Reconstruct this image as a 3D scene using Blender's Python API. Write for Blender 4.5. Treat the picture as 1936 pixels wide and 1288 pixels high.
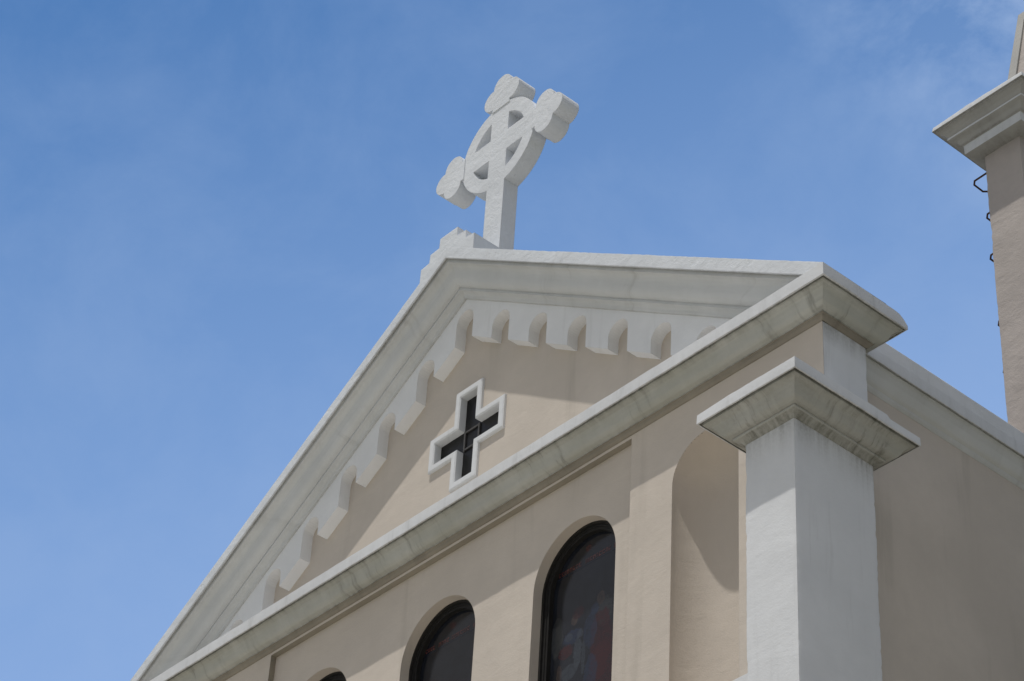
import bpy, bmesh, math, random
from mathutils import Vector, Matrix, noise
from mathutils.geometry import tessellate_polygon

random.seed(7)
for o in list(bpy.data.objects):
    bpy.data.objects.remove(o, do_unlink=True)
scene = bpy.context.scene
COL = scene.collection
R = math.radians

# ------------------------------------------------------------------ camera
cam_d = bpy.data.cameras.new("camera")
cam = bpy.data.objects.new("camera", cam_d)
COL.objects.link(cam)
cam_d.sensor_fit = 'HORIZONTAL'
cam_d.sensor_width = 36.0
cam_d.lens = 4796.0 / 1936.0 * 36.0
cam_d.clip_start = 0.5
cam_d.clip_end = 5000
RM = Matrix(((0.6615035705962342, 0.438996048415471, 0.6080259004055949),
             (0.7480858354814265, -0.443276230896771, -0.49383576811933005),
             (0.05273147864880285, 0.7815296875983369, -0.6216355351505871)))
cam.matrix_world = Matrix.Translation((12.98844, -14.438, 1.6)) @ RM.to_4x4()
scene.camera = cam

# ------------------------------------------------------------------ light
SUN_DIR = Vector((-0.06, -1.0, 3.2)).normalized()          # towards the sun
elev = math.asin(SUN_DIR.z)
azim = math.atan2(SUN_DIR.x, SUN_DIR.y)
w = bpy.data.worlds.new("World"); scene.world = w
w.use_nodes = True
nt = w.node_tree; N = nt.nodes; L = nt.links
bg = N["Background"]
sky = N.new("ShaderNodeTexSky")
sky.sky_type = 'NISHITA'; sky.sun_disc = False
sky.sun_elevation = elev; sky.sun_rotation = azim
sky.altitude = 0; sky.air_density = 1.0; sky.dust_density = 0.1; sky.ozone_density = 1.5
bg.inputs["Strength"].default_value = 0.148
tc = N.new("ShaderNodeTexCoord")
def wn(t, **kw):
    n = N.new(t)
    for k, v in kw.items(): setattr(n, k, v)
    return n
# thin high cloud: wisps stretched across the sky, thickest towards one side
mp = wn("ShaderNodeMapping"); mp.inputs["Scale"].default_value = (4.5, 5.5, 6.5)
mp.inputs["Rotation"].default_value = (0.3, 0.5, 0.4)
L.new(tc.outputs["Generated"], mp.inputs["Vector"])
nz = wn("ShaderNodeTexNoise"); nz.inputs["Scale"].default_value = 2.7; nz.inputs["Detail"].default_value = 9
nz.inputs["Roughness"].default_value = 0.62; nz.inputs["Distortion"].default_value = 0.25
L.new(mp.outputs["Vector"], nz.inputs["Vector"])
rp = wn("ShaderNodeMapRange"); rp.inputs["From Min"].default_value = 0.40; rp.inputs["From Max"].default_value = 0.64
L.new(nz.outputs["Fac"], rp.inputs["Value"])
dp = wn("ShaderNodeVectorMath", operation='DOT_PRODUCT')
CD = (RM @ Vector((0.26, 0.20, -1.0))).normalized()
dp.inputs[1].default_value = CD
L.new(tc.outputs["Generated"], dp.inputs[0])
mk = wn("ShaderNodeMapRange"); mk.interpolation_type = 'SMOOTHSTEP'
mk.inputs["From Min"].default_value = math.cos(R(10)); mk.inputs["From Max"].default_value = math.cos(R(1.0))
mk.inputs["To Min"].default_value = 0.13; mk.inputs["To Max"].default_value = 1.0
L.new(dp.outputs["Value"], mk.inputs["Value"])
mu = wn("ShaderNodeMath", operation='MULTIPLY'); L.new(rp.outputs["Result"], mu.inputs[0]); L.new(mk.outputs["Result"], mu.inputs[1])
mx = wn("ShaderNodeMix", data_type='RGBA')
L.new(mu.outputs[0], mx.inputs["Factor"])
hs = wn("ShaderNodeHueSaturation"); hs.inputs["Saturation"].default_value = 1.22; hs.inputs["Value"].default_value = 0.66
L.new(sky.outputs["Color"], hs.inputs["Color"])
# paler air towards the horizon
sp = wn("ShaderNodeSeparateXYZ"); L.new(tc.outputs["Generated"], sp.inputs[0])
gy = wn("ShaderNodeMath", operation='MULTIPLY'); L.new(sp.outputs["Y"], gy.inputs[0]); gy.inputs[1].default_value = 0.20
gz = wn("ShaderNodeMath", operation='MULTIPLY'); L.new(sp.outputs["Z"], gz.inputs[0]); gz.inputs[1].default_value = -0.5
gs = wn("ShaderNodeMath", operation='ADD'); L.new(gy.outputs[0], gs.inputs[0]); L.new(gz.outputs[0], gs.inputs[1])
hz_ = wn("ShaderNodeMapRange")
hz_.inputs["From Min"].default_value = -0.295; hz_.inputs["From Max"].default_value = -0.165
L.new(gs.outputs[0], hz_.inputs["Value"])
mh = wn("ShaderNodeMix", data_type='RGBA'); L.new(hz_.outputs["Result"], mh.inputs["Factor"])
L.new(hs.outputs["Color"], mh.inputs["A"]); mh.inputs["B"].default_value = (1.12, 1.84, 3.32, 1)
# unseen broken cloud added to whiten the ambient light, clear blue beyond the gable
dv = wn("ShaderNodeVectorMath", operation='DOT_PRODUCT'); dv.inputs[1].default_value = (RM @ Vector((0, 0, -1)))
L.new(tc.outputs["Generated"], dv.inputs[0])
cm = wn("ShaderNodeMapRange"); cm.interpolation_type = 'SMOOTHSTEP'
cm.inputs["From Min"].default_value = math.cos(R(24)); cm.inputs["From Max"].default_value = math.cos(R(55))
cm.inputs["To Min"].default_value = 0.0; cm.inputs["To Max"].default_value = 1.0
L.new(dv.outputs["Value"], cm.inputs["Value"])
nc = wn("ShaderNodeTexNoise"); nc.inputs["Scale"].default_value = 2.2; nc.inputs["Detail"].default_value = 6
L.new(tc.outputs["Generated"], nc.inputs["Vector"])
cr = wn("ShaderNodeMapRange"); cr.inputs["From Min"].default_value = 0.36; cr.inputs["From Max"].default_value = 0.56
cr.inputs["To Min"].default_value = 0.35; L.new(nc.outputs["Fac"], cr.inputs["Value"])
cx_ = wn("ShaderNodeMapRange"); cx_.interpolation_type = 'SMOOTHSTEP'
cx_.inputs["From Min"].default_value = 0.2; cx_.inputs["From Max"].default_value = 0.55
cx_.inputs["To Min"].default_value = 1.0; cx_.inputs["To Max"].default_value = 0.95
L.new(sp.outputs["X"], cx_.inputs["Value"])
c0_ = wn("ShaderNodeMath", operation='MULTIPLY'); L.new(cm.outputs["Result"], c0_.inputs[0]); L.new(cx_.outputs["Result"], c0_.inputs[1])
cc = wn("ShaderNodeMath", operation='MULTIPLY'); L.new(c0_.outputs[0], cc.inputs[0]); L.new(cr.outputs["Result"], cc.inputs[1])
mb = wn("ShaderNodeMix", data_type='RGBA'); L.new(cc.outputs[0], mb.inputs["Factor"])
L.new(mh.outputs["Result"], mb.inputs["A"]); mb.inputs["B"].default_value = (1.95, 1.86, 1.80, 1)
L.new(mb.outputs["Result"], mx.inputs["A"]); mx.inputs["B"].default_value = (1.75, 2.35, 3.5, 1)
L.new(mx.outputs["Result"], bg.inputs["Color"])

sd = bpy.data.lights.new("sun", 'SUN'); sd.energy = 2.02; sd.angle = R(0.53); sd.color = (1.0, 0.965, 0.91)
so = bpy.data.objects.new("sun", sd); COL.objects.link(so)
so.rotation_euler = SUN_DIR.to_track_quat('Z', 'Y').to_euler()

vs = scene.view_settings
vs.view_transform = 'Standard'; vs.look = 'None'; vs.gamma = 1.0; vs.use_curve_mapping = False
vs.exposure = 0.55
scene.cycles.max_bounces = 8
scene.cycles.diffuse_bounces = 5

# ------------------------------------------------------------------ materials
def new_mat(name):
    m = bpy.data.materials.new(name); m.use_nodes = True
    return m, m.node_tree, m.node_tree.nodes["Principled BSDF"]

def mathn(nt, op, a, b=None, clamp=False):
    n = nt.nodes.new("ShaderNodeMath"); n.operation = op; n.use_clamp = clamp
    for i, v in enumerate((a, b)):
        if v is None: continue
        if isinstance(v, (int, float)): n.inputs[i].default_value = v
        else: nt.links.new(v, n.inputs[i])
    return n.outputs[0]

def noise_n(nt, vec, scale, detail=4, rough=0.55, dist=0.0, stretch=(1, 1, 1)):
    m = nt.nodes.new("ShaderNodeMapping"); m.inputs["Scale"].default_value = stretch
    nt.links.new(vec, m.inputs["Vector"])
    n = nt.nodes.new("ShaderNodeTexNoise"); n.inputs["Scale"].default_value = scale
    n.inputs["Detail"].default_value = detail; n.inputs["Roughness"].default_value = rough
    n.inputs["Distortion"].default_value = dist
    nt.links.new(m.outputs[0], n.inputs["Vector"])
    return n.outputs["Fac"]

def ramp(nt, v, lo, hi, to0=0.0, to1=1.0):
    n = nt.nodes.new("ShaderNodeMapRange"); n.clamp = True
    n.interpolation_type = 'SMOOTHSTEP'
    n.inputs["From Min"].default_value = lo; n.inputs["From Max"].default_value = hi
    n.inputs["To Min"].default_value = to0; n.inputs["To Max"].default_value = to1
    nt.links.new(v, n.inputs["Value"])
    return n.outputs["Result"]

def mixc(nt, f, a, b):
    n = nt.nodes.new("ShaderNodeMix"); n.data_type = 'RGBA'
    if isinstance(f, (int, float)): n.inputs["Factor"].default_value = f
    else: nt.links.new(f, n.inputs["Factor"])
    for s, v in (("A", a), ("B", b)):
        if isinstance(v, tuple): n.inputs[s].default_value = (*v, 1)
        else: nt.links.new(v, n.inputs[s])
    return n.outputs["Result"]

def plaster(name, base, dirt=(0.13, 0.125, 0.105), streak=0.0, grime=0.0, blotch=0.06, bump=0.25,
            pits=0.0, streak_uv=False, streak_scale=9.0, rough=0.75, bev=0.006, algae=0.0):
    """Painted cement render: mottled paint, run-off streaks, grime where the mesh carries a 'grime' value."""
    m, nt, bs = new_mat(name)
    tcn = nt.nodes.new("ShaderNodeTexCoord"); gen = tcn.outputs["Object"]
    big = noise_n(nt, gen, 0.9, 5, 0.6)
    mid = noise_n(nt, gen, 6.0, 5, 0.6)
    dark = tuple(c * (1 - 2.2 * blotch) for c in base); lite = tuple(min(0.9, c * (1 + blotch)) for c in base)
    col = mixc(nt, ramp(nt, big, 0.3, 0.7), dark, lite)
    col = mixc(nt, ramp(nt, mid, 0.35, 0.75, 0.0, 0.35), col, dark)
    if algae:
        al = noise_n(nt, gen, 1.7, 4, 0.6)
        col = mixc(nt, ramp(nt, al, 0.25, 0.7, algae * 0.45, algae), col, (base[0] * 0.64, base[1] * 0.64, base[2] * 0.575))
    att = nt.nodes.new("ShaderNodeAttribute"); att.attribute_name = "grime"
    g = att.outputs["Fac"]
    if streak_uv:
        uv = tcn.outputs["UV"]
        s1 = noise_n(nt, uv, streak_scale, 6, 0.65, 0.15, (1, 0.16, 1))
        s2 = noise_n(nt, uv, 1.3, 2, 0.5, 0.0, (1, 0.3, 1))
    else:
        sx = nt.nodes.new("ShaderNodeSeparateXYZ"); nt.links.new(gen, sx.inputs[0])
        cb = nt.nodes.new("ShaderNodeCombineXYZ")
        nt.links.new(mathn(nt, 'ADD', sx.outputs[0], sx.outputs[1]), cb.inputs[0]); nt.links.new(sx.outputs[2], cb.inputs[1])
        s1 = noise_n(nt, cb.outputs[0], streak_scale, 5, 0.65, 0.1, (1, 0.07, 1))
        s2 = noise_n(nt, cb.outputs[0], 1.6, 2, 0.5, 0.0, (1, 0.25, 1))
    if streak:
        f = mathn(nt, 'MULTIPLY', ramp(nt, s1, 0.53, 0.68), ramp(nt, s2, 0.40, 0.62))
        f = mathn(nt, 'MULTIPLY', f, streak, True)
        col = mixc(nt, f, col, dirt)
    if grime:
        br = ramp(nt, s1, 0.25, 0.75, 0.25, 1.25)
        fine = ramp(nt, noise_n(nt, gen, 30, 4, 0.7), 0.25, 0.7, 0.6, 1.1)
        f = mathn(nt, 'MULTIPLY', mathn(nt, 'MULTIPLY', g, br), fine)
        f = mathn(nt, 'MULTIPLY', f, grime, True)
        col = mixc(nt, f, col, dirt)
    nt.links.new(col, bs.inputs["Base Color"])
    bs.inputs["Roughness"].default_value = rough
    bs.inputs["Specular IOR Level"].default_value = 0.3
    bv = nt.nodes.new("ShaderNodeBevel"); bv.samples = 3; bv.inputs["Radius"].default_value = bev
    bp = nt.nodes.new("ShaderNodeBump"); bp.inputs["Strength"].default_value = bump; bp.inputs["Distance"].default_value = 0.012
    h = mathn(nt, 'ADD', noise_n(nt, gen, 70, 3, 0.6), mathn(nt, 'MULTIPLY', noise_n(nt, gen, 7, 4, 0.6), 1.6))
    h = mathn(nt, 'ADD', h, mathn(nt, 'MULTIPLY', noise_n(nt, gen, 2.3, 4, 0.6, 0.5, (0.6, 0.6, 1.6)), 3.0))
    if pits:
        p = ramp(nt, noise_n(nt, gen, 17, 3, 0.55, 0.6), 0.27, 0.40, -1.3 * pits, 0.0)
        h = mathn(nt, 'ADD', h, p)
        wv = ramp(nt, noise_n(nt, gen, 8, 5, 0.62, 0.8), 0.3, 0.7, 0.0, pits * 1.2)
        h = mathn(nt, 'ADD', h, wv)
        col = mixc(nt, ramp(nt, noise_n(nt, gen, 17, 3, 0.55, 0.6), 0.24, 0.33, 0.30 * pits, 0.0), col, dirt)
        nt.links.new(col, bs.inputs["Base Color"])
    nt.links.new(h, bp.inputs["Height"]); nt.links.new(bv.outputs[0], bp.inputs["Normal"])
    nt.links.new(bp.outputs[0], bs.inputs["Normal"])
    return m

WHITE = (0.665, 0.675, 0.685)
BEIGE = (0.575, 0.512, 0.442)
M = {}
M['beige'] = plaster("beige_plaster", BEIGE, dirt=(0.30, 0.27, 0.22), streak=0.30, grime=0.55, blotch=0.035, bump=0.22, streak_scale=2.2)
M['white'] = plaster("white_plaster", WHITE, streak=0.12, grime=0.65, blotch=0.03, bump=0.22, streak_scale=7.0)
M['frieze'] = plaster("clean_white_plaster", (0.78, 0.785, 0.79), dirt=(0.3, 0.29, 0.27), streak=0.10, blotch=0.03, bump=0.2, streak_scale=5.0)
M['trim'] = plaster("white_trim", WHITE, streak=0.18, grime=0.85, blotch=0.03, bump=0.18, streak_uv=True, streak_scale=7.0)
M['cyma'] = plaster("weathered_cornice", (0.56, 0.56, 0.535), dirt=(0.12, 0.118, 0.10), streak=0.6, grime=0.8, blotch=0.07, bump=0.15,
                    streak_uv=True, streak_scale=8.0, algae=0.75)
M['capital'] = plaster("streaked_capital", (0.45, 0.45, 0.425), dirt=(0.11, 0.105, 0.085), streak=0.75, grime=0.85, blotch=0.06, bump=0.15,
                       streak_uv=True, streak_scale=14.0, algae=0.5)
M['rake'] = plaster("rake_moulding", (0.62, 0.63, 0.635), dirt=(0.2, 0.19, 0.16), streak=0.22, grime=0.5, blotch=0.04, bump=0.12,
                    streak_uv=True, streak_scale=3.0, algae=0.25)
M['soffit'] = plaster("soffit_shade_and_dirt", (0.29, 0.26, 0.21), dirt=(0.13, 0.11, 0.085), streak=0.5, grime=0.7, blotch=0.07, bump=0.15, streak_uv=True, streak_scale=4.0)  # base darkened: corner shade as well as dirt put into the colour
M['stone'] = plaster("rough_white_cement", (0.70, 0.72, 0.745), dirt=(0.25, 0.24, 0.22), grime=0.0, blotch=0.05, bump=0.36, pits=0.7, bev=0.010)
M['coping'] = plaster("white_coping", (0.68, 0.705, 0.735), streak=0.08, grime=0.4, blotch=0.03, bump=0.4, pits=0.4, streak_uv=True, bev=0.010)
M['tower_trim'] = plaster("tower_trim", (0.43, 0.42, 0.395), dirt=(0.13, 0.12, 0.10), streak=0.55, grime=0.7, blotch=0.06, bump=0.2, streak_uv=True, streak_scale=6.0)
M['tower'] = plaster("tower_plaster", (0.46, 0.41, 0.375), dirt=(0.25, 0.21, 0.17), streak=0.25, grime=0.3, blotch=0.06, bump=0.36, pits=0.3, streak_scale=3.0)

def simple(name, c, rough=0.6, metal=0.0, var=0.2, scale=30, bump=0.1, spec=0.5):
    m, nt, bs = new_mat(name)
    tcn = nt.nodes.new("ShaderNodeTexCoord")
    n = noise_n(nt, tcn.outputs["Object"], scale, 5, 0.65)
    col = mixc(nt, ramp(nt, n, 0.3, 0.7), tuple(x * (1 - var) for x in c), tuple(x * (1 + var) for x in c))
    nt.links.new(col, bs.inputs["Base Color"])
    bs.inputs["Roughness"].default_value = rough; bs.inputs["Metallic"].default_value = metal
    bs.inputs["Specular IOR Level"].default_value = spec
    bp = nt.nodes.new("ShaderNodeBump"); bp.inputs["Strength"].default_value = bump; bp.inputs["Distance"].default_value = 0.01
    nt.links.new(n, bp.inputs["Height"]); nt.links.new(bp.outputs[0], bs.inputs["Normal"])
    return m
M['frame'] = simple("dark_window_frame", (0.014, 0.013, 0.012), 0.55, 0, 0.3, 18, 0.05, 0.3)
M['dark'] = simple("dark_grille_glass", (0.006, 0.006, 0.006), 0.3, 0, 0.3, 4, 0.02, 0.25)
M['bar'] = simple("glazing_bar", (0.055, 0.052, 0.05), 0.6, 0, 0.2, 20, 0.05)
M['rust'] = simple("rusty_iron", (0.085, 0.042, 0.022), 0.85, 0.2, 0.5, 60, 0.5)
M['roof'] = simple("grey_roof_sheet", (0.22, 0.215, 0.21), 0.6, 0, 0.15, 2, 0.1)
M['pave'] = simple("pale_paving", (0.55, 0.515, 0.445), 0.85, 0, 0.12, 0.6, 0.1)
M['ground'] = simple("lawn", (0.075, 0.095, 0.035), 0.95, 0, 0.25, 0.15, 0.2)

def glass_mat(name, c, var=0.5, scale=9):
    m, nt, bs = new_mat(name)
    tcn = nt.nodes.new("ShaderNodeTexCoord")
    n = noise_n(nt, tcn.outputs["Object"], scale, 6, 0.7, 0.4)
    col = mixc(nt, ramp(nt, n, 0.3, 0.7), tuple(x * (1 - var) for x in c), tuple(x * (1 + var) for x in c))
    nt.links.new(col, bs.inputs["Base Color"])
    bs.inputs["Roughness"].default_value = 0.16; bs.inputs["IOR"].default_value = 1.45
    bp = nt.nodes.new("ShaderNodeBump"); bp.inputs["Strength"].default_value = 0.06; bp.inputs["Distance"].default_value = 0.02
    nt.links.new(noise_n(nt, tcn.outputs["Object"], 2.2, 2), bp.inputs["Height"]); nt.links.new(bp.outputs[0], bs.inputs["Normal"])
    return m
GL = [glass_mat("night_blue_glass", (0.012, 0.0135, 0.018), 0.35, 5), glass_mat("red_glass", (0.040, 0.014, 0.016), 0.45, 14),
      glass_mat("blue_glass", (0.018, 0.023, 0.040), 0.5, 10), glass_mat("pale_glass", (0.034, 0.038, 0.042), 0.6, 12),
      glass_mat("flesh_glass", (0.036, 0.029, 0.027), 0.5, 16), glass_mat("lettering_glass", (0.080, 0.026, 0.024), 0.55, 30),
      glass_mat("dark_red_glass", (0.028, 0.013, 0.015), 0.45, 8)]

# ------------------------------------------------------------------ helpers
def link(name, me, parent=None, mats=()):
    o = bpy.data.objects.new(name, me); COL.objects.link(o)
    for m in mats: me.materials.append(m)
    if parent is not None: o.parent = parent
    return o

def finish(bm, name, mats, parent=None, recalc=True, smooth=0.0):
    if recalc: bmesh.ops.recalc_face_normals(bm, faces=bm.faces[:])
    me = bpy.data.meshes.new(name); bm.to_mesh(me); bm.free()
    if smooth:
        for p in me.polygons: p.use_smooth = True
        me.set_sharp_from_angle(angle=R(smooth))
    if not isinstance(mats, (list, tuple)): mats = [mats]
    return link(name, me, parent, mats)

def empty(name, loc, label, cat):
    o = bpy.data.objects.new(name, None); COL.objects.link(o); o.location = loc
    o["label"] = label; o["category"] = cat
    return o

def nz3(p, s, seed=0.0):
    return noise.noise(Vector((p[0] * s + seed, p[1] * s + seed * 1.7, p[2] * s - seed)))

def slab(bm, outer, holes, y0, y1, back=True, mi=0, hole_mi=None, hole_walls=True, outer_walls=True):
    """A wall lying in the XZ plane with holes, from y0 (front) to y1."""
    loops = [outer] + list(holes)
    def cap(y):
        es = []; vl = []
        for lp in loops:
            vs_ = [bm.verts.new((x, y, z)) for x, z in lp]
            vl.append(vs_)
            for i in range(len(vs_)):
                es.append(bm.edges.new((vs_[i], vs_[(i + 1) % len(vs_)])))
        r = bmesh.ops.triangle_fill(bm, use_beauty=True, use_dissolve=False, edges=es)
        for g in r["geom"]:
            if isinstance(g, bmesh.types.BMFace): g.material_index = mi
        return vl
    a = cap(y0)
    if back: b = cap(y1)
    else: b = [[bm.verts.new((x, y1, z)) for x, z in lp] for lp in loops]
    for k, (la, lb) in enumerate(zip(a, b)):
        if k == 0 and not outer_walls: continue
        if k > 0 and not hole_walls: continue
        n = len(la)
        for i in range(n):
            f = bm.faces.new((la[i], la[(i + 1) % n], lb[(i + 1) % n], lb[i]))
            f.material_index = mi if (k == 0 or hole_mi is None) else hole_mi

def arch(cx, hw, zs, zb, n=28):
    """Outline of a round-headed opening."""
    pts = [(cx - hw, zb), (cx + hw, zb)]
    for i in range(n + 1):
        t = math.pi * i / n
        pts.append((cx + hw * math.cos(t), zs + hw * math.sin(t)))
    return pts

def box(bm, x0, x1, y0, y1, z0, z1, mi=0):
    v = [bm.verts.new(p) for p in ((x0, y0, z0), (x1, y0, z0), (x1, y1, z0), (x0, y1, z0), (x0, y0, z1), (x1, y0, z1), (x1, y1, z1), (x0, y1, z1))]
    for q in ((0, 3, 2, 1), (4, 5, 6, 7), (0, 1, 5, 4), (1, 2, 6, 5), (2, 3, 7, 6), (3, 0, 4, 7)):
        bm.faces.new([v[i] for i in q]).material_index = mi

def catmull(pts, n=5):
    """pts with a trailing True are smoothed into curves between corners."""
    out = []
    P = [Vector(p[:2]) for p in pts]
    for i in range(len(P) - 1):
        if pts[i][2] and pts[i + 1][2]:
            p0 = P[i - 1] if i > 0 and pts[i - 1][2] else P[i] * 2 - P[i + 1]
            p3 = P[i + 2] if i + 2 < len(P) and pts[i + 2][2] else P[i + 1] * 2 - P[i]
            for k in range(n):
                t = k / n
                q = 0.5 * ((2 * P[i]) + (P[i + 1] - p0) * t + (2 * p0 - 5 * P[i] + 4 * P[i + 1] - p3) * t * t + (-p0 + 3 * P[i] - 3 * P[i + 1] + p3) * t ** 3)
                out.append((q.x, q.y, pts[i][3], pts[i][4]))
        else:
            out.append((P[i].x, P[i].y, pts[i][3], pts[i][4]))
    out.append((P[-1].x, P[-1].y, pts[-1][3], pts[-1][4]))
    return out

def sweep(bm, path, prof, closed, step=0.10, jit=0.0025, jit_top=0.0, tweak=None):
    """Moulding swept along a plan path.  prof: (off, z, material, grime).  The outside is to the right of travel."""
    uvl = bm.loops.layers.uv.verify(); gl = bm.verts.layers.float.get("grime") or bm.verts.layers.float.new("grime")
    n = len(path); st = []; u = 0.0
    segs = n if closed else n - 1
    P = [Vector(p) for p in path]
    def nrm(i):
        d = (P[(i + 1) % n] - P[i]).normalized(); return Vector((d.y, -d.x))
    for i in range(segs):
        a, b = P[i], P[(i + 1) % n]; ln = (b - a).length; k = max(1, round(ln / step))
        for j in range(k):
            if j == 0 and (closed or i > 0):
                n0, n1 = nrm((i - 1) % n), nrm(i); mvec = (n0 + n1) / (1 + n0.dot(n1))
            else: mvec = nrm(i)
            here = a + (b - a) * (j / k)
            if j == 0 and i > 0 and not closed:
                for c_ in (0.35, 0.6, 0.8): st.append((here, n0 + (mvec - n0) * c_, u))
            st.append((here, mvec, u + ln * j / k))
        u += ln
    if not closed: st.append((P[-1], nrm(n - 2), u))
    else: st.append((st[0][0], st[0][1], u))
    vl = [0.0]
    for i in range(1, len(prof)): vl.append(vl[-1] + math.hypot(prof[i][0] - prof[i - 1][0], prof[i][1] - prof[i - 1][1]))
    rings = []
    for s, (p, mv, uu) in enumerate(st):
        if closed and s == len(st) - 1: rings.append(rings[0]); break
        ring = []
        for q, (off, z, mi, g) in enumerate(prof):
            jx = nz3((p.x, p.y, q * 0.13), 2.3, 3.1) * jit + nz3((p.x, p.y, q * 0.6), 9.0, 8.2) * jit * 0.6
            jz = nz3((p.x, p.y, q * 0.11), 2.0, 9.4) * jit
            if jit_top and q <= 2: jz += nz3((p.x, p.y, 0), 14, 1.0) * jit_top
            x = p + mv * (off + jx)
            zz = z + jz
            if tweak: x, zz = tweak(p, mv, q, x, zz)
            v = bm.verts.new((x.x, x.y, zz)); v[gl] = g; ring.append(v)
        rings.append(ring)
    for s in range(len(st) - 1):
        r0, r1 = rings[s], rings[s + 1]
        for q in range(len(prof) - 1):
            f = bm.faces.new((r0[q], r0[q + 1], r1[q + 1], r1[q])); f.material_index = prof[q][2]
            for lp, (uu, vv) in zip(f.loops, ((st[s][2], vl[q]), (st[s][2], vl[q + 1]), (st[s + 1][2], vl[q + 1]), (st[s + 1][2], vl[q]))):
                lp[uvl].uv = (uu, vv)
    return rings

def rough_box(bm, x0, x1, y0, y1, zl, nx, ny, amp=0.003, nick=0.007, grime=None, mi=0, seed=0.0, top=True):
    """A plastered pier: gridded sides, gently uneven, with small nicks along its arrises."""
    gl = bm.verts.layers.float.get("grime") or bm.verts.layers.float.new("grime")
    per = [(x0 + (x1 - x0) * i / nx, y0, 0, -1) for i in range(nx)] + [(x1, y0 + (y1 - y0) * i / ny, 1, 0) for i in range(ny)] \
        + [(x1 - (x1 - x0) * i / nx, y1, 0, 1) for i in range(nx)] + [(x0, y1 - (y1 - y0) * i / ny, -1, 0) for i in range(ny)]
    corner = {0: (-1, -1), nx: (1, -1), nx + ny: (1, 1), 2 * nx + ny: (-1, 1)}
    rings = []
    for z in zl:
        ring = []
        for i, (x, y, ax, ay) in enumerate(per):
            if i in corner:
                ax, ay = corner[i]
                k = max(0.0, nz3((x, y, z), 11, seed + 4) - 0.12) * nick * 2.2 + max(0, nz3((x, y, z), 34, seed + 2)) * nick * 0.8 + 0.003
                d = nz3((x, y, z), 1.7, seed) * amp - k
            else: d = nz3((x, y, z), 1.7, seed) * amp + nz3((x, y, z), 7, seed + 1) * amp * 0.35
            v = bm.verts.new((x + ax * d, y + ay * d, z)); v[gl] = grime(z, x, y) if grime else 0.0
            ring.append(v)
        rings.append(ring)
    n = len(per)
    for a, b in zip(rings, rings[1:]):
        for i in range(n):
            bm.faces.new((a[i], a[(i + 1) % n], b[(i + 1) % n], b[i])).material_index = mi
    if top: bm.faces.new(rings[-1]).material_index = mi

def frange(a, b, s):
    n = max(1, round((b - a) / s)); return [a + (b - a) * i / n for i in range(n + 1)]

# ------------------------------------------------------------------ ground
bm = bmesh.new()
v = [bm.verts.new(p) for p in ((-900, -900, 0), (900, -900, 0), (900, 900, 0), (-900, 900, 0))]; bm.faces.new(v)
g = finish(bm, "ground", M['ground']); g["kind"] = "structure"
bm = bmesh.new()
box(bm, -45, 45, -60, 45, -0.3, 0.004)
g = finish(bm, "pavement", M['pave']); g["kind"] = "structure"

# ------------------------------------------------------------------ church
CX = -5.81           # centre line of the front
XR = -0.004          # right face of the front wall
XL = 2 * CX - XR
church = empty("church", (CX, 0, 0), "pale beige church front with white gable cornices, arched dark windows and a corner pier", "church")
INV = Matrix.Translation((-CX, 0, 0))
def part(bm, name, mats, parent=None, **kw):
    bm.transform(INV)
    return finish(bm, name, mats, parent or church, **kw)

# front wall: face layer with the sunk window panel and the niche opening
NCX, NR, NSP, NSILL = -1.62, 0.465, 16.37, 13.72
RX0, RX1, RZ = -8.925, -2.705, 17.30
YP = 0.075
WIN = [CX + 2.2, CX, CX - 2.2]; WR = 0.63; WSP = 16.10; WB = 9.0
bm = bmesh.new()
panel = [(RX0, 7.5), (RX1, 7.5), (RX1, RZ), (RX0, RZ)]
slab(bm, [(XL, 0), (XR, 0), (XR, 17.45), (XL, 17.45)], [panel, arch(NCX, NR, NSP, NSILL, 40)], 0.0, YP, back=False, outer_walls=False, hole_mi=1)  # recess reveals take the soffit colour, with shade and dirt in it
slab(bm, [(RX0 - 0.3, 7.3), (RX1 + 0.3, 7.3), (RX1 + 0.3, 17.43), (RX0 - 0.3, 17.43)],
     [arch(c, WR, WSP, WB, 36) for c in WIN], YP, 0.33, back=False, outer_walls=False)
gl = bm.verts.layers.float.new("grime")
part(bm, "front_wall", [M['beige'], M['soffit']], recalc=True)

# niche: half cylinder with a quarter dome
bm = bmesh.new()
na = 36
cols = []
zlev = frange(NSILL, NSP, 0.2)
for i in range(na + 1):
    t = math.pi * i / na
    cols.append([bm.verts.new((NCX - NR * math.cos(t), NR * math.sin(t) + 0.0, z)) for z in zlev])
for a, b in zip(cols, cols[1:]):
    for j in range(len(zlev) - 1): bm.faces.new((a[j], b[j], b[j + 1], a[j + 1]))
nd = 14; prev = [c[-1] for c in cols]
for k in range(1, nd):
    e = math.pi / 2 * k / nd
    cur = [bm.verts.new((NCX - NR * math.cos(e) * math.cos(math.pi * i / na), NR * math.cos(e) * math.sin(math.pi * i / na), NSP + NR * math.sin(e))) for i in range(na + 1)]
    for i in range(na): bm.faces.new((prev[i], prev[i + 1], cur[i + 1], cur[i]))
    prev = cur
tip = bm.verts.new((NCX, 0, NSP + NR))
for i in range(na): bm.faces.new((prev[i], prev[i + 1], tip))
bm.faces.new([c[0] for c in cols])
part(bm, "niche", M['beige'], smooth=35)
bm = bmesh.new()
box(bm, NCX - 0.75, NCX + 0.75, -0.09, -0.002, NSILL - 0.16, NSILL - 0.02)
part(bm, "niche_sill", M['white'])

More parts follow.
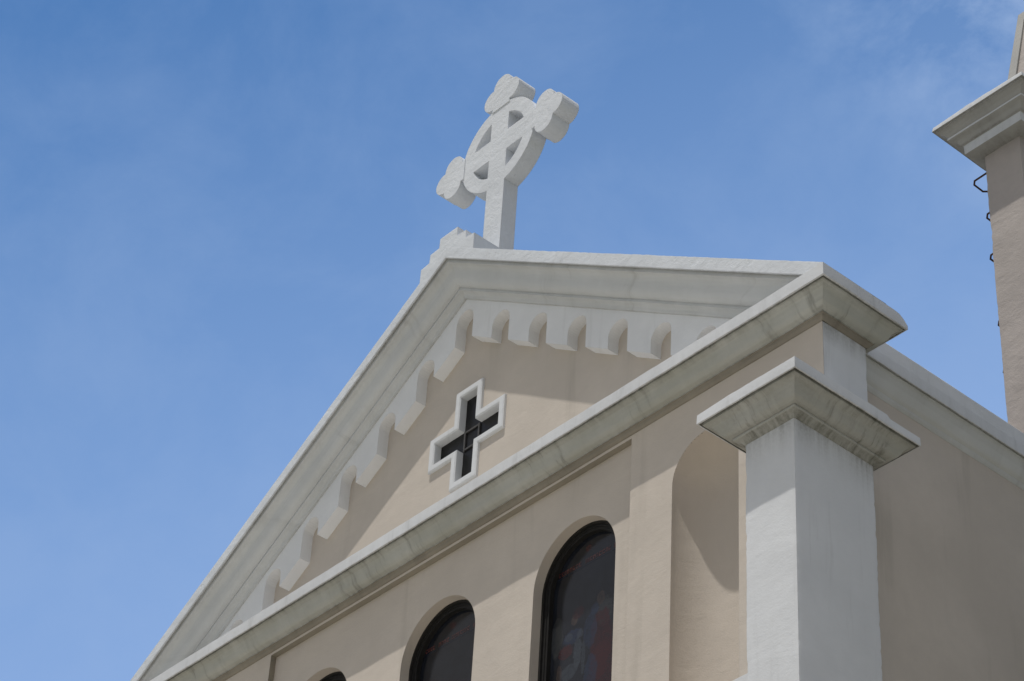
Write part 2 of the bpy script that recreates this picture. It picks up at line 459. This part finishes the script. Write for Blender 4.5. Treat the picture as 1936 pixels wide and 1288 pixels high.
# white returned end of the front wall and body of the church behind it
bm = bmesh.new()
def gr_side(z, x, y): return max(0.0, 1 - (17.36 - z) / 0.28) * 0.9 if z < 17.37 else 0.9
rough_box(bm, -0.30, XR, 0.004, 0.628, [0, 4, 8, 12, 14.5] + frange(15.2, 17.44, 0.06), 3, 10, 0.0015, 0.004, gr_side, seed=5)
part(bm, "wall_return", M['white'], smooth=40)
XS = -0.45
bm = bmesh.new()
box(bm, XS - 0.3, XS, 0.50, 24, 0, 17.75)
part(bm, "side_wall", M['beige'])
bm = bmesh.new()
box(bm, 2 * CX - XS, 2 * CX - XS + 0.3, 0.50, 24, 0, 17.75)
part(bm, "side_wall", M['beige'])
bm = bmesh.new()
box(bm, 2 * CX - XS + 0.3, XS - 0.3, 23.7, 23.995, 0, 17.7)
part(bm, "back_wall", M['beige'])

# gable: tympanum wall with the cross opening
YT = 0.24
def plus(cx, cz, aw, ax, az):
    return [(cx - aw, cz - az), (cx + aw, cz - az), (cx + aw, cz - aw), (cx + ax, cz - aw), (cx + ax, cz + aw), (cx + aw, cz + aw),
            (cx + aw, cz + az), (cx - aw, cz + az), (cx - aw, cz + aw), (cx - ax, cz + aw), (cx - ax, cz - aw), (cx - aw, cz - aw)]
KX, KZ = CX + 0.035, 19.055
open_ = plus(KX, KZ, 0.15, 0.575, 0.612)
bm = bmesh.new()
h0 = 21.30
slab(bm, [(CX - 5.7, 17.2), (CX + 5.7, 17.2), (CX + 5.7, h0 - 0.64 * 5.7), (CX, h0), (CX - 5.7, h0 - 0.64 * 5.7)], [open_], YT, 0.62, back=True)
bm.verts.layers.float.new("grime")
part(bm, "tympanum", M['beige'])

# cross window > pane, glazing_bar
bm = bmesh.new()
outer = plus(KX, KZ, 0.238, 0.668, 0.705)
inner = plus(KX, KZ, 0.149, 0.574, 0.611)
bev_o = plus(KX, KZ, 0.224, 0.654, 0.691); bev_i = plus(KX, KZ, 0.163, 0.588, 0.625)
YF = YT - 0.042
rings = []
for lp, y in ((outer, YT + 0.01), (outer, YF + 0.012), (bev_o, YF), (bev_i, YF), (inner, YF + 0.014), (inner, YT + 0.085)):
    rings.append([bm.verts.new((x, y, z)) for x, z in lp])
for a, b in zip(rings, rings[1:]):
    for i in range(12): bm.faces.new((a[i], a[(i + 1) % 12], b[(i + 1) % 12], b[i]))
cw = part(bm, "cross_window", M['white'])
cw["label"] = "plus-shaped window with raised white frame"
bm = bmesh.new()
slab(bm, plus(KX, KZ, 0.17, 0.60, 0.64), [], YT + 0.068, YT + 0.084)
part(bm, "pane", M['dark'], cw)
def bar(x0, x1, z0, z1):
    bm = bmesh.new(); box(bm, x0, x1, YT + 0.050, YT + 0.0675, z0, z1); part(bm, "glazing_bar", M['bar'], cw)
t = 0.012
for s in (-1, 1):
    bar(KX + s * 0.125 - t, KX + s * 0.125 + t, KZ - 0.145, KZ + 0.145)
    bar(KX - 0.110, KX + 0.110, KZ + s * 0.125 - t, KZ + s * 0.125 + t)

# corbel frieze under the rake
YC = 0.085; SL = 0.64
pts = []
def hz(h, x): return h - SL * abs(x)
XM = 4.62
bot = []
k = 7
# walk the scalloped lower edge from left to right
edge = []
for k in range(-6, 7):
    xc = 0.685 * k
    zc = hz(20.895, xc) - 0.155
    if k == 0: zc = 20.70
    xl, xr = xc - 0.155, xc + 0.155
    edge.append((xl, hz(20.48, xl)))
    for i in range(17):
        a = math.pi - math.pi * i / 16
        edge.append((xc + 0.155 * math.cos(a), zc + 0.155 * math.sin(a)))
    edge.append((xr, hz(20.48, xr)))
HT = 21.05
edge = [(-XM, hz(20.48, XM))] + edge + [(XM, hz(20.48, XM))]
outer = [(CX + x, z) for x, z in edge] + [(CX + XM, hz(HT, XM)), (CX, HT), (CX - XM, hz(HT, XM))]
bm = bmesh.new()
slab(bm, outer, [], YC, YT + 0.004, back=False)
bm.verts.layers.float.new("grime")
part(bm, "corbel_frieze", M['frieze'])

# raking cornices, one up each slope
rp_ = catmull([(0.62, 21.64, 0, 0, 0.0), (-0.10, 21.64, 0, 0, 0.0), (-0.298, 21.636, 0, 0, 0.1), (-0.298, 21.465, 0, 0, 0.25), (-0.280, 21.460, 0, 1, 0.8), (-0.278, 21.484, 0, 1, 0.8),
    (-0.256, 21.482, 0, 1, 0.8), (-0.254, 21.420, 0, 1, 0.25), (-0.236, 21.414, 1, 1, 0.2), (-0.200, 21.403, 1, 1, 0.1), (-0.168, 21.366, 1, 1, 0.0), (-0.150, 21.308, 1, 1, 0.0), (-0.134, 21.243, 1, 1, 0.0),
    (-0.108, 21.192, 1, 1, 0.0), (-0.070, 21.163, 1, 1, 0.1), (-0.030, 21.153, 1, 1, 0.3), (-0.034, 21.140, 0, 1, 0.0), (-0.034, 21.112, 0, 1, 0.1), (0.000, 21.106, 1, 1, 0.2), (0.034, 21.084, 1, 1, 0.1), (0.054, 21.036, 1, 1, 0.1),
    (0.081, 21.034, 0, 1, 0.9), (0.30, 21.026, 0, 1, 0.5)])
def rake(side):
    bm = bmesh.new(); uvl = bm.loops.layers.uv.verify(); gl = bm.verts.layers.float.new("grime")
    n = 130; rings = []
    vl = [0.0]
    for i in range(1, len(rp_)): vl.append(vl[-1] + math.hypot(rp_[i][0] - rp_[i - 1][0], rp_[i][1] - rp_[i - 1][1]))
    for s in range(n + 1):
        ring = []
        for q, (y, h, mi, gr) in enumerate(rp_):
            xe = min((h - 17.70) / SL, 6.104)
            x = xe * s / n
            jz = nz3((side * x, q * 0.1, 0), 1.6, 2.0) * 0.004
            if q in (1, 2): jz += min(1, (n - s) / 8) * (nz3((side * x, 0, 3), 11, 7.0) + 0.6 * nz3((side * x, 0, 3), 27, 7.7)) * 0.0055
            if q == 3: jz += nz3((side * x, 0, 8), 8, 4.0) * 0.002
            jy = nz3((side * x, q * 0.2, 5), 2.4, 2.0) * 0.0025
            if s == 0: jz = 0; jy = 0
            v = bm.verts.new((CX + side * x, y + jy, h - SL * x + jz)); v[gl] = gr; ring.append(v)
        rings.append(ring)
    for s in range(n):
        for q in range(len(rp_) - 1):
            f = bm.faces.new((rings[s][q], rings[s][q + 1], rings[s + 1][q + 1], rings[s + 1][q])); f.material_index = rp_[q][2]
            for lp, (a, b) in zip(f.loops, ((s, q), (s, q + 1), (s + 1, q + 1), (s + 1, q))):
                lp[uvl].uv = (side * a / n * 7.2 + (20 if side < 0 else 0), vl[b])
    bm.faces.new(rings[-1])
    return part(bm, "raking_cornice", [M['coping'], M['rake']], smooth=28)
rake(1); rake(-1)

# horizontal cornice, returned round the end of the front wall
ZT = 17.73
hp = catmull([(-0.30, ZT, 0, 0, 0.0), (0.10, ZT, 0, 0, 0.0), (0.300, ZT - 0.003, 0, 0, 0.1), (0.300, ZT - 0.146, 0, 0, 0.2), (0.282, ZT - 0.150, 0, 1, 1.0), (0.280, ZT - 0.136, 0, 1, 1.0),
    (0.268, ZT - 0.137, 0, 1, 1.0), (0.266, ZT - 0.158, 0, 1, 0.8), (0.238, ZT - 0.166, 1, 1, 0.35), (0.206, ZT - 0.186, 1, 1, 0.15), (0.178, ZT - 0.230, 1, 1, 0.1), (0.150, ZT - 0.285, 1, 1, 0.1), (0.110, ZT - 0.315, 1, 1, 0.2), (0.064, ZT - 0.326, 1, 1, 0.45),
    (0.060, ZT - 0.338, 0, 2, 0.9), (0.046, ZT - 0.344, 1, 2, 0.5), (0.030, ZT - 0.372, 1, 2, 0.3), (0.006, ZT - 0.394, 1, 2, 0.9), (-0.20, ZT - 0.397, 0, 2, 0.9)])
bm = bmesh.new()
def round_back(p, mv, q, x, z):
    # worn, rounded rear end of the return
    if q <= 2 and x.y > 0.76: z -= 0.10 * min(1.0, (x.y - 0.76) / 0.168) ** 2
    return x, z
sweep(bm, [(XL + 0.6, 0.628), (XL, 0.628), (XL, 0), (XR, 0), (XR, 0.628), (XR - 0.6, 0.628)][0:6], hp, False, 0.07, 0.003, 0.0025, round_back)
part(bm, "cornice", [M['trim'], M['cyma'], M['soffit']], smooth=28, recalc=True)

# eaves cornice of the nave, both sides
ep = catmull([(-0.4, 17.95, 0, 0, 0.0), (0.165, 17.93, 0, 0, 0.0), (0.180, 17.91, 0, 0, 0.0), (0.186, 17.735, 0, 0, 0.1), (0.202, 17.722, 0, 0, 0.1), (0.204, 17.575, 0, 0, 0.2), (0.190, 17.570, 0, 1, 1.0), (0.188, 17.585, 0, 1, 1.0),
    (0.176, 17.584, 0, 1, 1.0), (0.174, 17.565, 0, 1, 0.7), (0.150, 17.545, 1, 1, 0.25), (0.115, 17.480, 1, 1, 0.0), (0.075, 17.415, 1, 1, 0.0), (0.035, 17.385, 1, 1, 0.1),
    (0.028, 17.360, 0, 1, 0.2), (0.004, 17.335, 0, 1, 0.3), (-0.1, 17.333, 0, 1, 0.6)])
def wave(p, mv, q, x, z):
    if 2 < q < 5: z += nz3((0, p.y, 0), 1.1, 3.0) * 0.012 + nz3((0, p.y, 0), 3.1, 1.0) * 0.005
    return x, z
for name, path in (("eaves_cornice", [(XS, 0.70), (XS, 24)]), ("eaves_cornice", [(2 * CX - XS, 24), (2 * CX - XS, 0.70)])):
    bm = bmesh.new(); sweep(bm, path, ep, False, 0.12, 0.003, 0.0, wave)
    for f in bm.faces[:]: pass
    part(bm, name, [M['trim'], M['rake']], smooth=28)
bm = bmesh.new()
for s in (-1, 1):
    x1 = CX + s * 5.26; q = [bm.verts.new(p) for p in ((CX, 0.60, 21.15), (x1, 0.60, 17.85), (x1, 24, 17.85), (CX, 24, 21.15))]
    bm.faces.new(q)
q = [bm.verts.new(p) for p in ((CX, 24, 21.14), (CX - 5.25, 24, 17.6), (CX + 5.25, 24, 17.6))]; bm.faces.new(q)
part(bm, "roof", M['roof'])

# stepped block on the apex
bm = bmesh.new()
st = [(0.165, 21.845), (0.17, 21.700), (0.335, 21.690), (0.345, 21.565), (0.50, 21.545), (0.505, 21.25)]
prof = [(CX, 21.56)] + [(CX + 0.03 + x, z) for x, z in reversed(st)] + [(CX + 0.03 - x, z) for x, z in st]
slab(bm, prof, [], -0.2965, 0.46)
part(bm, "stepped_block", M['coping'])

# corner pier: shaft and capital
PX0, PX1, PY0, PY1 = -0.638, 0.0, -0.438, 0.660
pier = None
bm = bmesh.new()
def gr_shaft(z, x, y):
    return max(0.0, 1 - (15.95 - z) / 0.55) ** 2.2
rough_box(bm, PX0, PX1, PY0, PY1, [0, 3, 6, 9, 11] + frange(12.0, 16.0, 0.035), 18, 30, 0.003, 0.006, gr_shaft, seed=1)
pier = part(bm, "corner_pier", M['white'], smooth=50)
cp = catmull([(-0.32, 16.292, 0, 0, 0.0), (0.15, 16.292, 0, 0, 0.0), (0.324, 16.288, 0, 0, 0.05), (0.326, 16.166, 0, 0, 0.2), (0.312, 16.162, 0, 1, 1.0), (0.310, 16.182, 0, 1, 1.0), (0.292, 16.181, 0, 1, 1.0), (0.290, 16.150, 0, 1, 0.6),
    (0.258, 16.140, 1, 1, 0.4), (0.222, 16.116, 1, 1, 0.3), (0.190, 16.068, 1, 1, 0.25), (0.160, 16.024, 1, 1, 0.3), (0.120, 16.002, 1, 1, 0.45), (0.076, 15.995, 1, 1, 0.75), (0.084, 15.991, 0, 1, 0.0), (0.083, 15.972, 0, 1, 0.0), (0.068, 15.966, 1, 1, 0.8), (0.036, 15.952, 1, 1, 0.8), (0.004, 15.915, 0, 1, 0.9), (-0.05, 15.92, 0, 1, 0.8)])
bm = bmesh.new()
def chip(p, mv, q, x, z):
    # a broken bite in the top edge near the left end, soft rear corner
    if q in (1, 2) and abs(p.y - PY0) < 0.01:
        d = p.x - (PX0 - 0.12)
        if -0.02 < d < 0.16: z -= 0.018 * abs(math.sin(d * 40))
    if q <= 2 and p.y > PY1 - 0.1 and p.x > PX1 - 0.05: z -= 0.03
    return x, z
sweep(bm, [(PX0, PY1), (PX0, PY0), (PX1, PY0), (PX1, PY1)], cp, True, 0.05, 0.003, 0.003, chip)
part(bm, "capital", [M['trim'], M['capital']], pier, smooth=28)

# arched windows: frame and stained-glass pane
C_FLESH, C_RED, C_BLUE, C_PALE, C_WINE, C_GREY = (0.050, 0.037, 0.033), (0.044, 0.013, 0.015), (0.020, 0.028, 0.052), (0.042, 0.050, 0.062), (0.034, 0.012, 0.015), (0.030, 0.032, 0.034)
def picture(name, lx, figs, seed):
    """Figures painted on the glass: soft-edged coloured areas broken up by noise."""
    m, nt, bs = new_mat(name)
    tcn = nt.nodes.new("ShaderNodeTexCoord"); vec = tcn.outputs["Object"]
    sx = nt.nodes.new("ShaderNodeSeparateXYZ"); nt.links.new(vec, sx.inputs[0])
    n1 = noise_n(nt, vec, 6 + seed * 0.3, 6, 0.7, 0.6); n2 = noise_n(nt, vec, 17, 5, 0.7, 0.8); n3 = noise_n(nt, vec, 45, 3, 0.6)
    col = mixc(nt, ramp(nt, n1, 0.3, 0.7), (0.008, 0.009, 0.012), (0.015, 0.017, 0.023))
    for k, (dx, z, rx, rz, c, st_) in enumerate(figs):
        a = mathn(nt, 'DIVIDE', mathn(nt, 'SUBTRACT', sx.outputs[0], lx + dx), rx)
        b = mathn(nt, 'DIVIDE', mathn(nt, 'SUBTRACT', sx.outputs[2], z), rz)
        d = mathn(nt, 'ADD', mathn(nt, 'MULTIPLY', a, a), mathn(nt, 'MULTIPLY', b, b))
        d = mathn(nt, 'ADD', d, mathn(nt, 'MULTIPLY', mathn(nt, 'SUBTRACT', n1 if k % 2 else n2, 0.5), 2.2))
        f = mathn(nt, 'MULTIPLY', ramp(nt, d, 0.75, 1.15, st_, 0.0), ramp(nt, n2 if k % 2 else n3, 0.3, 0.62, 0.35, 1.0), True)
        col = mixc(nt, f, col, c)
    nt.links.new(col, bs.inputs["Base Color"])
    bs.inputs["Roughness"].default_value = 0.14; bs.inputs["IOR"].default_value = 1.40
    bp = nt.nodes.new("ShaderNodeBump"); bp.inputs["Strength"].default_value = 0.05; bp.inputs["Distance"].default_value = 0.02
    nt.links.new(noise_n(nt, vec, 2.2, 2), bp.inputs["Height"]); nt.links.new(bp.outputs[0], bs.inputs["Normal"])
    return m
FIG_A = [(-0.02, 16.50, .05, .045, C_RED, 0.9), (-0.46, 15.56, .09, .24, C_GREY, 0.9), (0.27, 15.60, .11, .17, C_GREY, 0.8), (0.22, 15.25, .17, .42, C_WINE, 1.0), (0.24, 14.85, .20, .40, C_RED, 0.7),
         (0.05, 15.45, .10, .22, C_BLUE, 0.7), (-0.22, 15.49, .15, .085, C_BLUE, 1.0), (-0.27, 15.50, .06, .05, C_PALE, 0.9), (-0.10, 15.48, .05, .06, C_PALE, 0.7), (-0.31, 15.34, .12, .085, C_RED, 0.9),
         (-0.13, 15.27, .06, .19, C_PALE, 0.9), (-0.25, 15.08, .13, .10, C_PALE, 0.8), (-0.04, 15.16, .03, .2, C_PALE, 0.6), (-0.40, 15.10, .04, .13, C_FLESH, 0.7), (0.08, 14.95, .10, .22, C_BLUE, 0.8),
         (-0.19, 15.69, .055, .07, C_FLESH, 1.0), (-0.14, 15.75, .09, .07, C_WINE, 0.9), (0.20, 15.78, .06, .085, C_FLESH, 0.8), (0.11, 15.69, .06, .07, C_BLUE, 0.9), (-0.2, 14.75, .22, .2, C_BLUE, 0.8)]
FIG_B = [(-0.02, 16.50, .05, .045, C_RED, 0.9), (0.06, 15.52, .17, .20, C_FLESH, 0.8), (0.09, 15.50, .10, .13, C_GREY, 0.9), (0.12, 15.48, .05, .06, C_WINE, 0.8), (0.33, 15.35, .09, .16, C_RED, 0.7),
         (-0.25, 15.40, .10, .2, C_BLUE, 0.6), (0.0, 15.1, .2, .2, C_PALE, 0.7), (-0.2, 14.9, .14, .2, C_WINE, 0.8)]
FIG_C = [(0.0, 16.50, .05, .045, C_RED, 0.9), (-0.1, 15.5, .16, .2, C_BLUE, 0.7), (0.15, 15.4, .12, .2, C_PALE, 0.6), (0.1, 15.0, .2, .3, C_WINE, 0.8)]
for wi, c in enumerate(WIN):
    bm = bmesh.new()
    def ring(hw, y): return [bm.verts.new((x, y, z)) for x, z in arch(c, hw, WSP, WB + (WR - hw), 36)]
    rs = [ring(WR + 0.004, 0.34), ring(WR + 0.002, 0.196), ring(WR - 0.030, 0.194), ring(WR - 0.032, 0.222), ring(WR - 0.058, 0.222), ring(WR - 0.060, 0.232), ring(WR - 0.088, 0.232), ring(WR - 0.092, 0.33)]
    for a, b in zip(rs, rs[1:]):
        n = len(a)
        for i in range(n): bm.faces.new((a[i], a[(i + 1) % n], b[(i + 1) % n], b[i]))
    win = part(bm, "window", M['frame'], smooth=40)
    bm = bmesh.new()
    yg = 0.285; hw = WR - 0.086
    f = bm.faces.new([bm.verts.new((x, yg, z)) for x, z in arch(c, hw, WSP, WB, 36)]); f.material_index = 0
    rnd = random.Random(11 + wi); sd_ = 3.1 * wi + 1
    # lettering band, medallion and robed figures
    y1, y2, y3, y4 = yg - 0.002, yg - 0.004, yg - 0.006, yg - 0.008
    zb_ = 16.345
    x = -0.47
    while x < 0.46:
        wd = rnd.choice((0.022, 0.03, 0.04))
        if rnd.random() > 0.07:
            for s0, s1, t0, t1 in ((0, 0.34, -0.026, 0.026), (0.34, 1, 0.012, 0.026), (0.34, 1, -0.026, -0.012) if rnd.random() > 0.5 else (0.66, 1, -0.026, 0.012)):
                qd = [(x + wd * s0, zb_ + t0), (x + wd * s1, zb_ + t0), (x + wd * s1, zb_ + t1), (x + wd * s0, zb_ + t1)]
                bm.faces.new([bm.verts.new((c + a, y1, b)) for a, b in qd]).material_index = 5
        x += wd + 0.012
    qd = [(-0.505, zb_ - 0.052), (0.505, zb_ - 0.052), (0.505, zb_ - 0.046), (-0.505, zb_ - 0.046)]
    bm.faces.new([bm.verts.new((c + a, y1, b)) for a, b in qd]).material_index = 2
    bm.normal_update()
    for f in bm.faces:
        if f.normal.y > 0: f.normal_flip()
    part(bm, "pane", [picture("painted_glass", c - CX, (FIG_A, FIG_B, FIG_C)[wi], wi)] + GL[1:], win, recalc=False)

# ------------------------------------------------------------------ cross on the gable
cross = empty("gable_cross", (CX, 0.5, 21.55), "rough white stone wheel cross with trefoil ends standing on the gable top", "cross")
CINV = Matrix.Translation((-CX, -0.5, -21.55))
def cpart(bm, name, mats, **kw):
    bm.transform(CINV); return finish(bm, name, mats, cross, **kw)
ZC = 23.78; YA, YB = 0.388, 0.618
RO, RI, HW = 0.705, 0.505, 0.170
out_ = []
a0 = math.asin(HW / RO)
out_ += [(CX - HW, 21.45), (CX + HW, 21.45)]
n = 72
for i in range(n + 1):
    a = -math.pi / 2 + a0 + (2 * math.pi - 2 * a0) * i / n
    out_.append((CX + RO * math.cos(a), ZC + RO * math.sin(a)))
holes = []
ai = math.asin(HW / RI)
for qd in range(4):
    h_ = []
    m_ = 14
    sx, sz = ((1, 1), (-1, 1), (-1, -1), (1, -1))[qd]
    h_.append((CX + sx * HW, ZC + sz * HW))
    for i in range(m_ + 1):
        a = ai + (math.pi / 2 - 2 * ai) * i / m_
        h_.append((CX + sx * RI * math.cos(a), ZC + sz * RI * math.sin(a)))
    holes.append(h_)
bm = bmesh.new(); slab(bm, out_, holes, YA, YB)
cpart(bm, "wheel_shaft", M['stone'])
def trefoil(dx, dz):
    """Three joined lobes, the outline walked as a union of circles seen from the arm's root."""
    pts = [(0.66, -0.172)]
    def arc(cx_, cy_, r, a0_, a1_, n_=22):
        for i in range(n_ + 1):
            a = R(a0_ + (a1_ - a0_) * i / n_)
            k = 1 + 0.02 * nz3((dx + cx_ + math.cos(a), dz + cy_ + math.sin(a), 0), 3)
            pts.append((cx_ + r * k * math.cos(a), cy_ + r * k * math.sin(a)))
    arc(0.888, -0.175, 0.168, 176, 361)
    arc(1.062, 0.0, 0.166, -91, 91)
    arc(0.888, 0.175, 0.168, -1, 184)
    o2 = []
    pts.append((0.66, 0.172))
    for X, Yv in pts:
        o2.append((CX + dx * X - dz * Yv, ZC + dz * X + dx * Yv))
    bm = bmesh.new()
    slab(bm, o2, [], YA - 0.010, YB + 0.045)
    cpart(bm, "trefoil_end", M['stone'], smooth=38)
trefoil(1, 0); trefoil(-1, 0); trefoil(0, 1)

# ------------------------------------------------------------------ tower behind the nave
TX0, TX1, TY0, TY1 = -1.664, -1.092, 5.0, 6.4
tower = empty("bell_tower", ((TX0 + TX1) / 2, 5.7, 0), "slender beige tower pier with white stepped cornice and iron rungs behind the nave", "tower")
TINV = Matrix.Translation((-(TX0 + TX1) / 2, -5.7, 0))
def tpart(bm, name, mats, **kw):
    bm.transform(TINV); return finish(bm, name, mats, tower, **kw)
bm = bmesh.new()
rough_box(bm, TX0, TX1, TY0, TY1, [0, 6, 12, 16] + frange(18.0, 24.1, 0.08), 10, 20, 0.004, 0.006, lambda z, x, y: max(0.0, 1 - (23.85 - z) / 0.5), seed=9)
tpart(bm, "shaft", M['tower'], smooth=50)
tp = catmull([(-0.28, 24.40, 0, 1, 0.0), (0.20, 24.39, 0, 1, 0.0), (0.440, 24.375, 0, 1, 0.1), (0.453, 24.285, 0, 0, 0.5), (0.430, 24.280, 0, 0, 0.9), (0.428, 24.262, 0, 0, 0.6), (0.390, 24.250, 1, 0, 0.3), (0.345, 24.215, 1, 0, 0.2),
    (0.302, 24.165, 1, 0, 0.5), (0.318, 24.160, 0, 1, 0.0), (0.317, 24.132, 0, 0, 0.2), (0.285, 24.122, 1, 0, 0.4), (0.240, 24.100, 1, 0, 0.3), (0.215, 24.060, 1, 0, 0.4), (0.200, 24.040, 0, 0, 0.9), (0.175, 24.034, 0, 1, 0.1), (0.172, 23.890, 0, 0, 0.3), (0.0, 23.842, 0, 0, 0.7), (-0.05, 23.84, 0, 0, 0.7)])
bm = bmesh.new()
def ttw(p, mv, q, x, z):
    if q == 2: z += nz3((p.x, p.y, 0), 16, 2) * 0.012
    if q in (1, 2) and abs(mv.x) > 0.5 and abs(mv.y) > 0.5: z -= 0.02
    return x, z
sweep(bm, [(TX0, TY1), (TX0, TY0), (TX1, TY0), (TX1, TY1)], tp, True, 0.06, 0.004, 0.006, ttw)
tpart(bm, "cornice", [M['tower_trim'], M['white']], smooth=28)
# tapering pinnacle with white arrises and sunk beige faces
tcx, tcy = -1.228, 5.85
def a_at(z): return 0.18 + (26.72 - z) * 0.1296
bm = bmesh.new()
zs = [24.38, 26.62]
def rr(z, ins=0.0):
    a = a_at(z) - ins; return [bm.verts.new((tcx + sx * a, tcy + sy * a, z)) for sx, sy in ((-1, -1), (1, -1), (1, 1), (-1, 1))]
b0, b1 = rr(24.38), rr(26.72)
for i in range(4):
    j = (i + 1) % 4
    # frame of each face with a sunk panel
    A, B, Cc, D = [Vector(v.co) for v in (b0[i], b0[j], b1[j], b1[i])]
    nrm_ = (B - A).cross(D - A).normalized()
    def P_(u, v_, dpt=0.0):
        p = (A.lerp(B, u)).lerp(D.lerp(Cc, u), v_); return bm.verts.new(p - nrm_ * dpt)
    w0, w1 = 0.16, 0.30
    o4 = (b0[i], b0[j], b1[j], b1[i])
    i4 = [P_(w0, 0.03), P_(1 - w0, 0.03), P_(1 - w1, 0.93), P_(w1, 0.93)]
    s4 = [P_(w0, 0.03, 0.03), P_(1 - w0, 0.03, 0.03), P_(1 - w1, 0.93, 0.02), P_(w1, 0.93, 0.02)]
    for k in range(4):
        l = (k + 1) % 4
        bm.faces.new((o4[k], o4[l], i4[l], i4[k])).material_index = 0
        bm.faces.new((i4[k], i4[l], s4[l], s4[k])).material_index = 0
    bm.faces.new(s4).material_index = 1
bm.faces.new(b1)
bm.normal_update()
tpart(bm, "pinnacle", [M['tower_trim'], M['tower']])
# climbing rungs on the left face
def rung(y, z, reach=0.31, wdt=0.27):
    bm = bmesh.new()
    xs = TX0 + 0.02
    ctrl = [Vector((xs, y, z)), Vector((TX0 - reach + 0.05, y, z - 0.012)), Vector((TX0 - reach, y + 0.05, z - 0.015)), Vector((TX0 - reach, y + wdt - 0.05, z - 0.022)), Vector((TX0 - reach + 0.05, y + wdt, z - 0.022)), Vector((xs, y + wdt, z - 0.01))]
    pts = []
    for i in range(len(ctrl)):
        pts.append(ctrl[i])
    r = 0.013; rings = []
    for i, p in enumerate(pts):
        d = ((pts[min(i + 1, len(pts) - 1)] - p).normalized() + (p - pts[max(i - 1, 0)]).normalized())
        d.normalize(); up_ = Vector((0, 0, 1)); s_ = d.cross(up_).normalized(); t_ = s_.cross(d)
        rings.append([bm.verts.new(p + s_ * r * math.cos(2 * math.pi * k / 10) + t_ * r * math.sin(2 * math.pi * k / 10)) for k in range(10)])
    for a, b in zip(rings, rings[1:]):
        for k in range(10): bm.faces.new((a[k], a[(k + 1) % 10], b[(k + 1) % 10], b[k]))
    tpart(bm, "rung", M['rust'], smooth=60)
rung(5.10, 23.68); rung(5.13, 23.05, 0.175); rung(5.13, 22.37, 0.175); rung(5.16, 21.32, 0.16); rung(5.18, 20.60, 0.16)

# ------------------------------------------------------------------ unseen trees added to shade the side wall
M['bark'] = simple("bark", (0.10, 0.075, 0.055), 0.9, 0, 0.35, 12, 0.5)
M['leaf'] = simple("dark_leaves", (0.045, 0.075, 0.025), 0.6, 0, 0.5, 3, 0.0)
def tree(x, y, h, r, seed, label):
    rnd = random.Random(seed)
    t = empty("unseen_shade_tree", (x, y, 0), label, "tree"); t["group"] = "added shade trees beside the church"
    bm = bmesh.new()
    def limb(a, b, r0, r1, n=5):
        rings = []
        d = (b - a).normalized(); s_ = d.orthogonal().normalized(); u_ = d.cross(s_)
        for i in range(n + 1):
            f = i / n; p = a.lerp(b, f) + Vector((nz3((f * 2, seed, a.x), 1.3), nz3((f * 2, seed, a.y), 1.3, 4), 0)) * 0.25 * f * (1 - f) * 4
            rr_ = r0 + (r1 - r0) * f
            rings.append([bm.verts.new(p + (s_ * math.cos(k * math.pi / 4) + u_ * math.sin(k * math.pi / 4)) * rr_) for k in range(8)])
        for p_, q_ in zip(rings, rings[1:]):
            for k in range(8): bm.faces.new((p_[k], p_[(k + 1) % 8], q_[(k + 1) % 8], q_[k]))
    hub = Vector((0, 0, h * 0.36))
    limb(Vector((0, 0, -0.1)), hub, 0.34, 0.22, 8)
    tips = []
    for k in range(9):
        a = k * 2.4 + rnd.uniform(-.3, .3); el = rnd.uniform(0.35, 1.2)
        b = hub + Vector((math.cos(a) * math.cos(el), math.sin(a) * math.cos(el), math.sin(el) * 1.3)) * r * rnd.uniform(0.8, 1.15)
        limb(hub - Vector((0, 0, rnd.uniform(0, 1.0))), b, 0.13, 0.03); tips.append(b)
        b2 = b + Vector((rnd.uniform(-1, 1), rnd.uniform(-1, 1), rnd.uniform(0.2, 1.5))) * r * 0.4
        limb(b, b2, 0.04, 0.012, 3); tips.append(b2)
    finish(bm, "trunk", M['bark'], t, smooth=60)
    bm = bmesh.new()
    cz = h * 0.66; hz2 = h - cz
    cl = []
    while len(cl) < 70:
        p = Vector((rnd.uniform(-1, 1), rnd.uniform(-1, 1), rnd.uniform(-1, 1)))
        if p.length > 1 or p.length < 0.25: continue
        cl.append((Vector((p.x * r, p.y * r, cz + p.z * hz2)), rnd.uniform(0.55, 1.0)))
    for c_, cr_ in cl:
        for k in range(190):
            d = Vector((rnd.gauss(0, 1), rnd.gauss(0, 1), rnd.gauss(0, 1))).normalized() * cr_ * rnd.random() ** 0.5
            p = c_ + d; a = Vector((rnd.gauss(0, 1), rnd.gauss(0, 1), rnd.gauss(0, 0.5))).normalized(); b = a.orthogonal().normalized(); s_ = rnd.uniform(0.08, 0.17)
            bm.faces.new([bm.verts.new(p + a * s_), bm.verts.new(p + b * s_ * 0.5), bm.verts.new(p - a * s_), bm.verts.new(p - b * s_ * 0.5)])
    finish(bm, "crown", M['leaf'], t, recalc=False)
tree(5.8, 4.6, 20.5, 4.0, 3, "added tall dark shade tree nearest the church's right front corner")
tree(4.7, 8.6, 19.5, 3.1, 5, "added shade tree with narrower crown close to the middle of the church's right wall")
tree(7.4, 10.5, 21.0, 3.9, 8, "added tall dark shade tree further back along the church's right side")
